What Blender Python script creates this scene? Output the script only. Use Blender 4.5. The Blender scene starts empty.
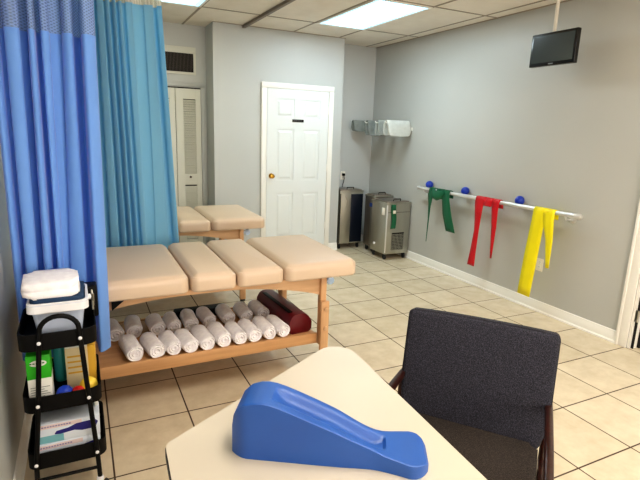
import bpy, bmesh, math, random
from mathutils import Vector, Matrix
random.seed(7)
PI = math.pi
COL = bpy.context.scene.collection

# ------------------------------------------------------------------ materials
def srgb(r, g, b):
    f = lambda c: (c/255/12.92) if c/255 <= .04045 else ((c/255+.055)/1.055)**2.4
    return (f(r), f(g), f(b), 1)

def mat(name, col, rough=.5, metal=0, **kw):
    m = bpy.data.materials.new(name); m.use_nodes = True
    b = m.node_tree.nodes['Principled BSDF']
    b.inputs['Base Color'].default_value = col
    b.inputs['Roughness'].default_value = rough
    b.inputs['Metallic'].default_value = metal
    for k, v in kw.items():
        b.inputs[k.replace('_', ' ')].default_value = v
    return m

def nn(m, t, **kw):
    n = m.node_tree.nodes.new(t)
    for k, v in kw.items():
        if hasattr(n, k): setattr(n, k, v)
        else: n.inputs[k].default_value = v
    return n

def lk(m, a, b): m.node_tree.links.new(a, b)
def bsdf(m): return m.node_tree.nodes['Principled BSDF']

def noisy(m, c1, c2, scale=5, detail=3, stretch=(1, 1, 1), bump=0, bscale=None):
    """colour varied by noise and optional bump"""
    tc = nn(m, 'ShaderNodeTexCoord'); mp = nn(m, 'ShaderNodeMapping')
    mp.inputs['Scale'].default_value = stretch
    lk(m, tc.outputs['Object'], mp.inputs['Vector'])
    no = nn(m, 'ShaderNodeTexNoise'); no.inputs['Scale'].default_value = scale; no.inputs['Detail'].default_value = detail
    lk(m, mp.outputs['Vector'], no.inputs['Vector'])
    cr = nn(m, 'ShaderNodeValToRGB')
    cr.color_ramp.elements[0].position = .3; cr.color_ramp.elements[1].position = .7
    cr.color_ramp.elements[0].color = c1; cr.color_ramp.elements[1].color = c2
    lk(m, no.outputs['Fac'], cr.inputs['Fac']); lk(m, cr.outputs['Color'], bsdf(m).inputs['Base Color'])
    if bump:
        n2 = nn(m, 'ShaderNodeTexNoise'); n2.inputs['Scale'].default_value = bscale or scale*4; n2.inputs['Detail'].default_value = 4
        lk(m, mp.outputs['Vector'], n2.inputs['Vector'])
        bu = nn(m, 'ShaderNodeBump'); bu.inputs['Strength'].default_value = bump; bu.inputs['Distance'].default_value = .01
        lk(m, n2.outputs['Fac'], bu.inputs['Height']); lk(m, bu.outputs['Normal'], bsdf(m).inputs['Normal'])
    return m

def emis(name, col, s):
    m = bpy.data.materials.new(name); m.use_nodes = True
    b = bsdf(m); b.inputs['Base Color'].default_value = col
    b.inputs['Emission Color'].default_value = col; b.inputs['Emission Strength'].default_value = s
    return m

def wood(name, c1, c2, rough=.45, axis=0):
    st = [18, 18, 18]; st[axis] = 1.2
    m = mat(name, c1, rough)
    return noisy(m, c1, c2, 2.0, 5, tuple(st), .05, 3)

M = {}
M['wall'] = noisy(mat('wall_paint', srgb(186, 184, 179), .42), srgb(186, 189, 188), srgb(192, 194, 193), 1.2, 2, bump=.04, bscale=60)
M['wall_r'] = noisy(mat('wall_paint_right', srgb(184, 181, 175), .38), srgb(182, 183, 179), srgb(188, 188, 184), 1.0, 2, bump=.04, bscale=60)
M['trim'] = mat('white_trim', srgb(236, 234, 228), .35)
M['door'] = mat('door_paint', srgb(224, 228, 228), .4)
M['louver'] = mat('louver_paint', srgb(214, 214, 205), .5)
M['dark'] = mat('dark_gap', srgb(22, 20, 20), .8)
M['brass'] = mat('brass', srgb(190, 150, 70), .25, 1)
M['black'] = mat('black_metal', srgb(7, 6, 7), .55, 0, Specular_IOR_Level=.2)
M['blackp'] = mat('black_plastic', srgb(12, 12, 14), .25)
M['chrome'] = mat('chrome', srgb(222, 222, 222), .35, .6)
M['steel'] = noisy(mat('stainless', srgb(170, 165, 155), .3, .9), srgb(156, 154, 144), srgb(188, 186, 176), 3, 3, (1, 1, .15))
M['steel2'] = noisy(mat('stainless_dark', srgb(150, 142, 132), .35, .85), srgb(138, 130, 122), srgb(170, 162, 152), 3, 3, (1, 1, .15))
M['navy'] = mat('navy_panel', srgb(20, 28, 44), .3, .3)
M['vinyl'] = noisy(mat('beige_vinyl', srgb(226, 196, 166), .42), srgb(206, 184, 162), srgb(212, 190, 168), 2, 2, bump=.04, bscale=120)
M['wood'] = wood('maple_wood', srgb(204, 164, 126), srgb(218, 180, 142))
M['woodv'] = wood('maple_wood_vertical', srgb(198, 154, 112), srgb(214, 172, 130), axis=2)
M['shelf'] = wood('shelf_wood', srgb(190, 144, 100), srgb(208, 162, 116))
M['walnut'] = wood('dark_wood', srgb(38, 16, 12), srgb(56, 26, 18), .3)
M['desk'] = noisy(mat('cream_laminate', srgb(236, 218, 192), .42), srgb(192, 182, 166), srgb(197, 188, 172), 3, 2)
M['edge'] = mat('black_edge', srgb(26, 24, 26), .5)
M['foam'] = noisy(mat('blue_foam', srgb(24, 104, 200), .48, 0, Specular_IOR_Level=.9), srgb(0, 72, 152), srgb(2, 79, 160), 4, 2, bump=.04, bscale=200)
M['yellow'] = mat('yellow_band', srgb(240, 224, 10), .45)
M['red'] = mat('red_band', srgb(196, 12, 30), .45)
M['green'] = mat('green_band', srgb(4, 92, 60), .45)
M['ball'] = mat('blue_ball', srgb(16, 52, 160), .35)
M['pack'] = noisy(mat('hot_pack_terry', srgb(206, 208, 204), .95), srgb(186, 190, 186), srgb(198, 201, 197), 20, 3, bump=.1, bscale=150)
M['pack_shaded'] = noisy(mat('hot_pack_terry_shaded', srgb(166, 170, 168), .95), srgb(122, 127, 124), srgb(140, 145, 142), 20, 3, bump=.1, bscale=150)  # same terry, darkened in its colour for the shaded rear covers
M['pack_half_shaded'] = noisy(mat('hot_pack_terry_half_shaded', srgb(166, 170, 168), .95), srgb(152, 157, 153), srgb(168, 172, 168), 20, 3, bump=.1, bscale=150)  # same terry, partly darkened as shade on the second cover
M['towel'] = noisy(mat('white_terry', srgb(226, 222, 226), .95), srgb(238, 234, 240), srgb(252, 250, 252), 30, 3, bump=.5, bscale=260)
M['towel_end'] = mat('towel_end', srgb(240, 236, 240), .95)
M['bolster'] = mat('burgundy_vinyl', srgb(98, 8, 22), .38)
M['bolster_dark'] = mat('dark_burgundy', srgb(44, 6, 14), .6)
M['white_plastic'] = mat('white_plastic', srgb(228, 228, 232), .3)
M['tub'] = mat('tub_plastic', srgb(196, 206, 226), .3)
M['liner'] = mat('navy_lining', srgb(16, 50, 84), .7)
M['knob'] = mat('pale_blue_knob', srgb(190, 214, 246), .3)
M['rail'] = mat('brown_rail', srgb(116, 104, 92), .45)
M['tube_wht'] = mat('white_pole', srgb(226, 220, 208), .4)
M['outlet'] = mat('outlet_plastic', srgb(232, 226, 214), .35)
M['rubber'] = mat('grey_rubber', srgb(40, 40, 42), .6)
M['lamp'] = emis('lamp_diffuser', (.78, .93, 1, 1), 13.5)
M['lamp_added'] = emis('lamp_diffuser_added', (1, .91, .80, 1), 14)  # warm glow for the unseen panels added over the foreground
M['lamp_y'] = emis('lamp_diffuser_warm', (1, .98, .72, 1), 5)
M['lamp_edge'] = emis('lamp_prism_edge', (.42, .78, 1, 1), .9)

# tweed
def tweed(name, c1, c2, sc=230):
    m = mat(name, c1, .95)
    tc = nn(m, 'ShaderNodeTexCoord')
    a = nn(m, 'ShaderNodeTexNoise'); a.inputs['Scale'].default_value = sc; a.inputs['Detail'].default_value = 2
    b = nn(m, 'ShaderNodeTexVoronoi'); b.inputs['Scale'].default_value = sc*.9
    lk(m, tc.outputs['Object'], a.inputs['Vector']); lk(m, tc.outputs['Object'], b.inputs['Vector'])
    mx = nn(m, 'ShaderNodeMath', operation='MULTIPLY'); lk(m, a.outputs['Fac'], mx.inputs[0]); lk(m, b.outputs['Distance'], mx.inputs[1])
    cr = nn(m, 'ShaderNodeValToRGB'); cr.color_ramp.elements[0].position = .1; cr.color_ramp.elements[1].position = .42
    cr.color_ramp.elements[0].color = c1; cr.color_ramp.elements[1].color = c2
    lk(m, mx.outputs[0], cr.inputs['Fac']); lk(m, cr.outputs['Color'], bsdf(m).inputs['Base Color'])
    bu = nn(m, 'ShaderNodeBump'); bu.inputs['Strength'].default_value = .5; bu.inputs['Distance'].default_value = .004
    lk(m, mx.outputs[0], bu.inputs['Height']); lk(m, bu.outputs['Normal'], bsdf(m).inputs['Normal'])
    return m
M['tweed'] = tweed('blue_grey_tweed', srgb(14, 14, 20), srgb(62, 61, 74), 330)
M['tweed_seat'] = tweed('brown_grey_tweed', srgb(16, 12, 10), srgb(62, 52, 46), 330)

# curtain fabric
def fabric(name, col, tint, sheen=.6, trans=.3, alpha=None):
    m = mat(name, col, .75)
    b = bsdf(m); b.inputs['Sheen Weight'].default_value = sheen; b.inputs['Sheen Tint'].default_value = tint
    b.inputs['Sheen Roughness'].default_value = .4
    tr = nn(m, 'ShaderNodeBsdfTranslucent'); tr.inputs['Color'].default_value = tuple(c**1.7 for c in col[:3])+(1,)
    mx = nn(m, 'ShaderNodeMixShader'); mx.inputs[0].default_value = trans
    out = m.node_tree.nodes['Material Output']
    lk(m, b.outputs[0], mx.inputs[1]); lk(m, tr.outputs[0], mx.inputs[2])
    last = mx
    if alpha is not None:      # open netting: see-through diamonds
        tc = nn(m, 'ShaderNodeTexCoord'); mp = nn(m, 'ShaderNodeMapping')
        mp.inputs['Scale'].default_value = (1, 1, 1)
        lk(m, tc.outputs['UV'], mp.inputs['Vector'])
        vs = []
        for rot in (.785, -.785):
            w = nn(m, 'ShaderNodeTexWave'); w.inputs['Scale'].default_value = 26
            mm = nn(m, 'ShaderNodeMapping'); mm.inputs['Rotation'].default_value = (0, 0, rot)
            lk(m, mp.outputs['Vector'], mm.inputs['Vector']); lk(m, mm.outputs['Vector'], w.inputs['Vector'])
            vs.append(w)
        mxx = nn(m, 'ShaderNodeMath', operation='MAXIMUM')
        lk(m, vs[0].outputs['Fac'], mxx.inputs[0]); lk(m, vs[1].outputs['Fac'], mxx.inputs[1])
        cr = nn(m, 'ShaderNodeMapRange'); cr.inputs['From Min'].default_value = .45; cr.inputs['From Max'].default_value = .75
        cr.inputs['To Min'].default_value = alpha; cr.inputs['To Max'].default_value = 1
        lk(m, mxx.outputs[0], cr.inputs['Value'])
        tp = nn(m, 'ShaderNodeBsdfTransparent'); m2 = nn(m, 'ShaderNodeMixShader')
        lk(m, cr.outputs[0], m2.inputs[0]); lk(m, tp.outputs[0], m2.inputs[1]); lk(m, mx.outputs[0], m2.inputs[2])
        last = m2
    lk(m, last.outputs[0], out.inputs['Surface'])
    return m
M['blue_cur'] = fabric('blue_curtain', srgb(122, 170, 238), (.95, .84, 1, 1), .6, .26)
M['blue_net'] = fabric('blue_curtain_net', srgb(140, 166, 216), (.9, .9, 1, 1), .2, .3, .55)
M['teal_cur'] = fabric('teal_curtain', srgb(142, 200, 232), (.8, 1, 1, 1), .4, .26)
M['white_net'] = fabric('white_curtain_net', srgb(222, 222, 214), (1, 1, 1, 1), .1, .3, .35)

# floor tiles
T = .406
FX, FY = 2.486, 3.726
def floor_mat():
    m = mat('floor_tile', srgb(222, 194, 158), .28)
    tc = nn(m, 'ShaderNodeTexCoord'); mp = nn(m, 'ShaderNodeMapping')
    mp.inputs['Location'].default_value = (-(FX % T), -(FY % T), 0)
    lk(m, tc.outputs['Object'], mp.inputs['Vector'])
    br = nn(m, 'ShaderNodeTexBrick'); br.offset = 0; br.squash = 1
    br.inputs['Scale'].default_value = 1; br.inputs['Brick Width'].default_value = T; br.inputs['Row Height'].default_value = T
    br.inputs['Mortar Size'].default_value = .0048; br.inputs['Mortar Smooth'].default_value = .3; br.inputs['Bias'].default_value = 0
    br.inputs['Color1'].default_value = srgb(216, 203, 178); br.inputs['Color2'].default_value = srgb(224, 211, 187)
    br.inputs['Mortar'].default_value = srgb(76, 58, 44)
    lk(m, mp.outputs['Vector'], br.inputs['Vector'])
    no = nn(m, 'ShaderNodeTexNoise'); no.inputs['Scale'].default_value = 7; no.inputs['Detail'].default_value = 6; no.inputs['Roughness'].default_value = .65
    lk(m, tc.outputs['Object'], no.inputs['Vector'])
    cr = nn(m, 'ShaderNodeValToRGB'); cr.color_ramp.elements[0].position = .35; cr.color_ramp.elements[1].position = .65
    cr.color_ramp.elements[0].color = (.86, .84, .81, 1); cr.color_ramp.elements[1].color = (1, 1, 1, 1)
    lk(m, no.outputs['Fac'], cr.inputs['Fac'])
    mx = nn(m, 'ShaderNodeMix', data_type='RGBA', blend_type='MULTIPLY'); mx.inputs[0].default_value = 1
    lk(m, br.outputs['Color'], mx.inputs[6]); lk(m, cr.outputs['Color'], mx.inputs[7])
    lk(m, mx.outputs[2], bsdf(m).inputs['Base Color'])
    rr = nn(m, 'ShaderNodeMapRange'); rr.inputs['To Min'].default_value = .26; rr.inputs['To Max'].default_value = .8
    lk(m, br.outputs['Fac'], rr.inputs['Value']); lk(m, rr.outputs[0], bsdf(m).inputs['Roughness'])
    bu = nn(m, 'ShaderNodeBump'); bu.inputs['Strength'].default_value = .4; bu.inputs['Distance'].default_value = .003; bu.invert = True
    lk(m, br.outputs['Fac'], bu.inputs['Height']); lk(m, bu.outputs['Normal'], bsdf(m).inputs['Normal'])
    return m
M['floor'] = floor_mat()
M['ceil'] = noisy(mat('ceiling_tile', srgb(236, 230, 220), .9), srgb(228, 221, 210), srgb(238, 232, 222), 4, 4, bump=.25, bscale=90)
M['tbar'] = mat('ceiling_bar', srgb(158, 148, 134), .6)

# ------------------------------------------------------------------ mesh helpers
def new(): return bmesh.new()

def add_box(bm, lo, hi, bev=0, seg=2, mx=None):
    t = bmesh.new()
    bmesh.ops.create_cube(t, size=1)
    for v in t.verts:
        v.co = Vector([(lo[i]+hi[i])/2 + v.co[i]*(hi[i]-lo[i]) for i in range(3)])
    if bev: bmesh.ops.bevel(t, geom=t.edges[:], offset=bev, segments=seg, profile=.5, affect='EDGES')
    if mx is not None: t.transform(mx)
    merge(bm, t)

def merge(bm, t):
    me = bpy.data.meshes.new('t'); t.to_mesh(me); t.free(); bm.from_mesh(me); bpy.data.meshes.remove(me)

def frames(pts):
    pts = [Vector(p) for p in pts]; out = []; up = None
    for i, p in enumerate(pts):
        d = (pts[min(i+1, len(pts)-1)] - pts[max(i-1, 0)]).normalized()
        if up is None:
            up = Vector((0, 0, 1)) if abs(d.z) < .9 else Vector((0, 1, 0))
        n = (up - d*up.dot(d)).normalized(); up = n
        out.append((p, n, d.cross(n)))
    return out

def add_tube(bm, pts, r, seg=12, cap=True):
    rings = []
    fr = frames(pts)
    for i, (p, n, b) in enumerate(fr):
        rr = r[i] if isinstance(r, (list, tuple)) else r
        rings.append([bm.verts.new(p + n*rr*math.cos(2*PI*k/seg) + b*rr*math.sin(2*PI*k/seg)) for k in range(seg)])
    for a, c in zip(rings, rings[1:]):
        for k in range(seg):
            bm.faces.new((a[k], a[(k+1) % seg], c[(k+1) % seg], c[k]))
    if cap:
        bm.faces.new(rings[0][::-1]); bm.faces.new(rings[-1])

def add_prism(bm, poly, z0, z1, mx=None, bev=0, seg=2):
    """poly in xy, extruded in z; mx maps"""
    t = bmesh.new()
    a = [t.verts.new((x, y, z0)) for x, y in poly]; b = [t.verts.new((x, y, z1)) for x, y in poly]
    t.faces.new(a[::-1]); t.faces.new(b)
    n = len(poly)
    for i in range(n): t.faces.new((a[i], a[(i+1) % n], b[(i+1) % n], b[i]))
    if bev:
        es = [e for e in t.edges if abs(e.verts[0].co.z-e.verts[1].co.z) < 1e-6]
        bmesh.ops.bevel(t, geom=es, offset=bev, segments=seg, profile=.5, affect='EDGES')
    if mx is not None: t.transform(mx)
    merge(bm, t)

def add_lathe(bm, prof, c=(0, 0, 0), seg=24, mx=None):
    t = bmesh.new(); rings = []
    for r, z in prof:
        rings.append([t.verts.new((max(r, 1e-4)*math.cos(2*PI*k/seg), max(r, 1e-4)*math.sin(2*PI*k/seg), z)) for k in range(seg)])
    for a, b in zip(rings, rings[1:]):
        for k in range(seg): t.faces.new((a[k], a[(k+1) % seg], b[(k+1) % seg], b[k]))
    t.faces.new(rings[0][::-1]); t.faces.new(rings[-1])
    if mx is not None: t.transform(mx)
    t.transform(Matrix.Translation(c))
    merge(bm, t)

def add_grid(bm, f, nu, nv, uvname='UVMap', flip=False):
    """f(u,v)->Vector"""
    uv = bm.loops.layers.uv.get(uvname) or bm.loops.layers.uv.new(uvname)
    vs = [[bm.verts.new(f(i/nu, j/nv)) for j in range(nv+1)] for i in range(nu+1)]
    for i in range(nu):
        for j in range(nv):
            q = [(i, j), (i+1, j), (i+1, j+1), (i, j+1)]
            if flip: q = q[::-1]
            fa = bm.faces.new([vs[a][b] for a, b in q])
            for l, (a, b) in zip(fa.loops, q): l[uv].uv = (a/nu, b/nv)
    return vs

def round_poly(pts, r, seg=6):
    out = []; n = len(pts)
    for i in range(n):
        p = Vector(pts[i]); a = (Vector(pts[i-1])-p); b = (Vector(pts[(i+1) % n])-p)
        rr = r[i] if isinstance(r, (list, tuple)) else r
        an = a.normalized(); bn = b.normalized(); ang = an.angle(bn)
        d = rr/math.tan(ang/2)
        p0 = p+an*d; p1 = p+bn*d
        c = p + (an+bn).normalized()*(rr/math.sin(ang/2))
        a0 = math.atan2((p0-c).y, (p0-c).x); a1 = math.atan2((p1-c).y, (p1-c).x)
        da = (a1-a0+PI) % (2*PI)-PI
        for k in range(seg+1):
            t = a0+da*k/seg; out.append((c.x+rr*math.cos(t), c.y+rr*math.sin(t)))
    return out

def obj(name, bm, m, parent=None, smooth=True, ang=40):
    bmesh.ops.recalc_face_normals(bm, faces=bm.faces[:])
    me = bpy.data.meshes.new(name); bm.to_mesh(me); bm.free()
    for x in (m if isinstance(m, (list, tuple)) else [m]): me.materials.append(x)
    if smooth:
        me.shade_smooth() if hasattr(me, 'shade_smooth') else None
        try: me.set_sharp_from_angle(angle=math.radians(ang))
        except Exception: pass
    o = bpy.data.objects.new(name, me); COL.objects.link(o)
    if parent: o.parent = parent
    return o

def tag(o, label, cat, group=None):
    o['label'] = label; o['category'] = cat
    if group: o['group'] = group
    return o

def thing(name, label, cat, loc=(0, 0, 0), rotz=0, group=None):
    o = bpy.data.objects.new(name, None); o.empty_display_size = .1; COL.objects.link(o)
    o.location = loc; o.rotation_euler = (0, 0, rotz)
    return tag(o, label, cat, group)

def struct(name, bm, m, parent=None, **kw):
    o = obj(name, bm, m, parent, **kw); o['kind'] = 'structure'; return o

def struct_empty(name, loc):
    o = bpy.data.objects.new(name, None); COL.objects.link(o); o.location = loc; o['kind'] = 'structure'; return o

def dup(root, loc, rotz=None, label=None, group=None):
    r = root.copy(); COL.objects.link(r); r.location = loc
    if rotz is not None: r.rotation_euler = (0, 0, rotz)
    if label: r['label'] = label
    if group: r['group'] = group
    for ch in list(root.children):
        c = ch.copy(); COL.objects.link(c); c.parent = r
        for g in list(ch.children):
            d = g.copy(); COL.objects.link(d); d.parent = c
    return r

def B(lo, hi, bev=0, seg=2):
    bm = new(); add_box(bm, lo, hi, bev, seg); return bm

# ------------------------------------------------------------------ room
XL, XR, YB, YC, H = -.335, 3.709, 5.97, 5.62, 2.669
CX0, CX1 = 1.396, 3.03     # closet bump-out
YF = -2.2                  # wall behind the camera
struct('floor', B((XL-.1, YF-.1, -.1), (XR+1.6, YB+.1, 0)), M['floor'])
struct('ceiling', B((XL-.1, YF-.1, H), (XR+1.6, YB+.1, H+.1)), M['ceil'])
bm = new()
xs = [1.14-.6*k for k in range(0, 3)] + [1.74, 2.34, 2.94, 3.54]
ys = [5.02-1.22*k for k in range(0, 6)]
for x in xs:
    if x > XL: add_box(bm, (x-.010, YF, H-.004), (x+.010, YB, H+.002))
for y in ys: add_box(bm, (XL, y-.009, H-.0045), (XR, y+.009, H+.002))
add_box(bm, (XR-.02, YF, H-.006), (XR, YB, H+.002)); add_box(bm, (CX0, YC-.02, H-.006), (CX1, YC, H+.002))
struct('trim_1', bm, M['tbar'])
struct('wall_left', B((XL-.1, YF, 0), (XL, YB, H)), M['wall'])
bm = new()
D0, D1 = 1.20, 2.09     # door opening in the right wall
add_box(bm, (XR, D1, 0), (XR+.1, YB, H)); add_box(bm, (XR, YF, 0), (XR+.1, D0, H)); add_box(bm, (XR, D0, 2.04), (XR+.1, D1, H))
struct('wall_right', bm, M['wall_r'])
struct('wall_back', B((XL-.1, YB, 0), (XR+.1, YB+.1, H)), M['wall'])
struct('wall_closet', B((CX0, YC, 0), (CX1, YB, H)), M['wall'])
bm = new()
W0, W1, WZ0, WZ1 = .3, 3.1, .7, 2.25
add_box(bm, (XL, YF-.1, 0), (W0, YF, H)); add_box(bm, (W1, YF-.1, 0), (XR+.1, YF, H))
add_box(bm, (W0, YF-.1, 0), (W1, YF, WZ0)); add_box(bm, (W0, YF-.1, WZ1), (W1, YF, H))
struct('wall_front', bm, M['wall'])
bm = new()
for a, b in (((W0, WZ0), (W0+.06, WZ1)), ((W1-.06, WZ0), (W1, WZ1)), ((W0, WZ0), (W1, WZ0+.06)), ((W0, WZ1-.06), (W1, WZ1)), ((1.67, WZ0), (1.73, WZ1))):
    add_box(bm, (a[0], YF-.07, a[1]), (b[0], YF-.02, b[1]))
struct('added_window_1', bm, M['trim'])  # unseen window, added to let light in from behind the camera
# corridor beyond the right-hand door
bm = new(); add_box(bm, (XR+1.5, 0, 0), (XR+1.6, 3, H)); add_box(bm, (XR+.1, 2.7, 0), (XR+1.5, 2.8, H)); add_box(bm, (XR+.1, .3, 0), (XR+1.5, .4, H))
struct('wall_corridor', bm, M['wall'])

def base(name, a, b, nrm):
    """baseboard from a to b (xy), nrm points into room"""
    a = Vector(a); b = Vector(b); d = (b-a).normalized(); L = (b-a).length; n = Vector(nrm)
    prof = [(0, 0), (.022, 0), (.022, .012), (.014, .022), (.014, .075), (.008, .088), (.008, .095), (0, .1)]
    bm = new()
    A = [bm.verts.new((a.x+n.x*p, a.y+n.y*p, z)) for p, z in prof]; Bv = [bm.verts.new((b.x+n.x*p, b.y+n.y*p, z)) for p, z in prof]
    for i in range(len(prof)):
        j = (i+1) % len(prof); bm.faces.new((A[i], A[j], Bv[j], Bv[i]))
    bm.faces.new(A); bm.faces.new(Bv[::-1])
    struct(name, bm, M['trim'], ang=25)
base('baseboard_right', (XR, 2.175), (XR, YB), (-1, 0))
base('baseboard_left', (XL, YF), (XL, YB), (1, 0))
base('baseboard_back', (CX1, YB), (XR, YB), (0, -1))
base('baseboard_closet', (2.900, YC), (CX1, YC), (0, -1))
base('baseboard_closet.001', (CX0, YC), (1.950, YC), (0, -1))

# ---- six-panel closet door
def sixpanel(bm, x0, x1, z0, z1, y, th=.035):
    """leaf facing -y; front plane at y, recessed moulded panels"""
    W = x1-x0; Hh = z1-z0
    add_box(bm, (x0, y+.010, z0), (x1, y+th, z1))
    st, mid = .115, .11
    cx = (x0+x1)/2
    rows = [(.22, .78), (.93, 1.55), (1.68, 1.90)]
    cols = [(x0+st, cx-mid/2), (cx+mid/2, x1-st)]
    # stiles and rails in front of the recess
    add_box(bm, (x0, y, z0), (x0+st, y+.010, z1)); add_box(bm, (x1-st, y, z0), (x1, y+.010, z1)); add_box(bm, (cx-mid/2, y, z0), (cx+mid/2, y+.010, z1))
    zz = [z0]+[v for r in rows for v in (z0+r[0], z0+r[1])]+[z1]
    for i in range(0, len(zz), 2):
        for c in cols: add_box(bm, (c[0], y, zz[i]), (c[1], y+.010, zz[i+1]))
    for r in rows:
        for c in cols:   # raised field
            t = bmesh.new()
            a, b, e, f = c[0]+.022, c[1]-.022, z0+r[0]+.022, z0+r[1]-.022
            lo = [t.verts.new(p) for p in ((a, y+.0095, e), (b, y+.0095, e), (b, y+.0095, f), (a, y+.0095, f))]
            g = .022
            hi = [t.verts.new(p) for p in ((a+g, y+.001, e+g), (b-g, y+.001, e+g), (b-g, y+.001, f-g), (a+g, y+.001, f-g))]
            t.faces.new(hi)
            for i in range(4): t.faces.new((lo[i], lo[(i+1) % 4], hi[(i+1) % 4], hi[i]))
            merge(bm, t)
d1 = struct_empty('door_1', (2.424, YC, 0))
bm = new(); sixpanel(bm, -.402, .402, .012, 2.02, -.022, .02)
struct('door_leaf', bm, M['door'], d1, smooth=False)
bm = new()
for a, b in ((-.472, -.407), (.407, .472)): add_box(bm, (a, -.030, 0), (b, -.001, 2.022), .004)
add_box(bm, (-.472, -.030, 2.023), (.472, -.001, 2.086), .004)
struct('door_casing', bm, M['trim'], d1)
bm = new(); R90 = Matrix.Rotation(PI/2, 4, 'X')
add_lathe(bm, [(.031, 0), (.031, .006), (.012, .008), (.011, .03), (.022, .038), (.028, .05), (.024, .062), (.001, .066)], (-.345, -.0225, 1.0), 20, R90)
struct('door_knob', bm, M['brass'], d1)
for z in (.3, 1.05, 1.75):
    struct('hinge', B((.398, -.028, z), (.410, -.021, z+.09), .002), M['trim'], d1)
s = thing('door_sign', 'small black name plate on the white six-panel door', 'sign', (2.417, YC-.0225, 1.645))
obj('plate', B((-.075, -.006, 0), (.075, 0, .032), .002), M['blackp'], s)
bm = new()
for k in range(9): add_box(bm, (-.055+k*.012, -.0068, .012), (-.047+k*.012, -.006, .020))
obj('faded_lettering', bm, mat('faded_grey', srgb(90, 90, 90), .6), s)

# ---- louvered bifold closet door
d2 = struct_empty('door_2', (1.03, YB, 0))
def louver_leaf(x0, x1):
    bm = new(); y0, y1 = -.032, -.004
    st = .085
    add_box(bm, (x0, y0, .02), (x0+st, y1, 1.975), .002); add_box(bm, (x1-st+.025, y0, .02), (x1, y1, 1.975), .002)
    for a, b in ((.02, .2), (.87, 1.0), (1.86, 1.975)): add_box(bm, (x0+st, y0, a), (x1-st+.025, y1, b))
    z = .22
    while z < 1.85:
        if not (.85 < z < 1.0):
            add_box(bm, (-.5*(x1-x0-2*st+.025), -.015, -.0025), (.5*(x1-x0-2*st+.025), .015, .0025), 0, 1,
                    Matrix.Translation(((x0+x1+.025)/2, (y0+y1)/2, z)) @ Matrix.Rotation(math.radians(50), 4, 'X'))
        z += .027
    return struct('louver_leaf', bm, M['louver'], d2, smooth=False)
louver_leaf(.006, .292)
louver_leaf(-.268, 0)
louver_leaf(-.546, -.274)
bm = new(); add_box(bm, (-.55, -.006, 0), (.297, -.001, 1.99))
struct('closet_opening', bm, M['dark'], d2)
bm = new(); add_box(bm, (.298, -.02, 0), (.345, -.001, 2.0), .003); add_box(bm, (-.6, -.02, 2.001), (.345, -.001, 2.05), .003)
struct('door_casing', bm, M['wall'], d2)
bm = new(); add_lathe(bm, [(.006, 0), (.006, .012), (.013, .018), (.013, .024), (.001, .027)], (.153, -.0325, .965), 14, R90)
struct('door_knob', bm, M['walnut'], d2)

# ---- door in the right wall
d3 = struct_empty('door_3', (XR, D1, 0))
bm = new()
def cas(y0, y1, z0, z1):
    add_box(bm, (-.018, y0, z0), (-.001, y1, z1), .004); add_box(bm, (-.027, y1-.022 if y0 > -.2 else y0, z0), (-.014, y1 if y0 > -.2 else y0+.022, z1), .004)
cas(0, .085, 0, 2.04); cas(D0-D1-.085, D0-D1, 0, 2.04)
add_box(bm, (-.018, D0-D1-.085, 2.041), (-.001, .085, 2.12), .004)
struct('door_casing', bm, M['trim'], d3)
bm = new(); add_box(bm, (-.001, -.018, 0), (.10, -.001, 2.03)); add_box(bm, (.03, -.030, 0), (.075, -.017, 2.03))
struct('door_jamb', bm, M['trim'], d3)
bm = new(); add_box(bm, (.105, -.05, .01), (.145, -.86, 2.02), .003)
struct('door_leaf', bm, M['door'], d3)
bm = new(); add_box(bm, (.02, -.034, 0), (.03, -.018, 2.03)); add_box(bm, (.078, -.048, 0), (.104, -.018, 2.03))
struct('door_gap_shade', bm, M['dark'], d3)  # dark strips stand in for the shade in the gap beside the jamb
for z in (.22, 1.0, 1.78): 
    bm = new(); add_tube(bm, [(.012, -.036, z), (.012, -.036, z+.09)], .008, 10); add_box(bm, (0, -.021, z), (.05, -.0185, z+.09))
    struct('hinge', bm, M['steel'], d3)

# ---- air vent above the louvered door
v = thing('air_vent', 'dark return air grille in a pale frame above the louvered closet door', 'vent', (1.07, YB, 2.13))
bm = new(); 
add_box(bm, (-.25, -.015, 0), (.21, -.001, .028), .003); add_box(bm, (-.25, -.015, .23), (.21, -.001, .30), .003)
add_box(bm, (-.25, -.015, .0285), (-.22, -.001, .2295), .003); add_box(bm, (.182, -.015, .0285), (.21, -.001, .2295), .003)
obj('frame', bm, M['louver'], v)
bm = new(); add_box(bm, (-.22, -.004, .028), (.182, -.001, .23))
obj('backing', bm, M['dark'], v)
bm = new()
for k in range(26): 
    x = -.212+k*.0155; add_box(bm, (x, -.011, .028), (x+.0035, -.005, .23))
obj('grille', bm, mat('grille_brown', srgb(92, 84, 78), .5, .3), v)

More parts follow.
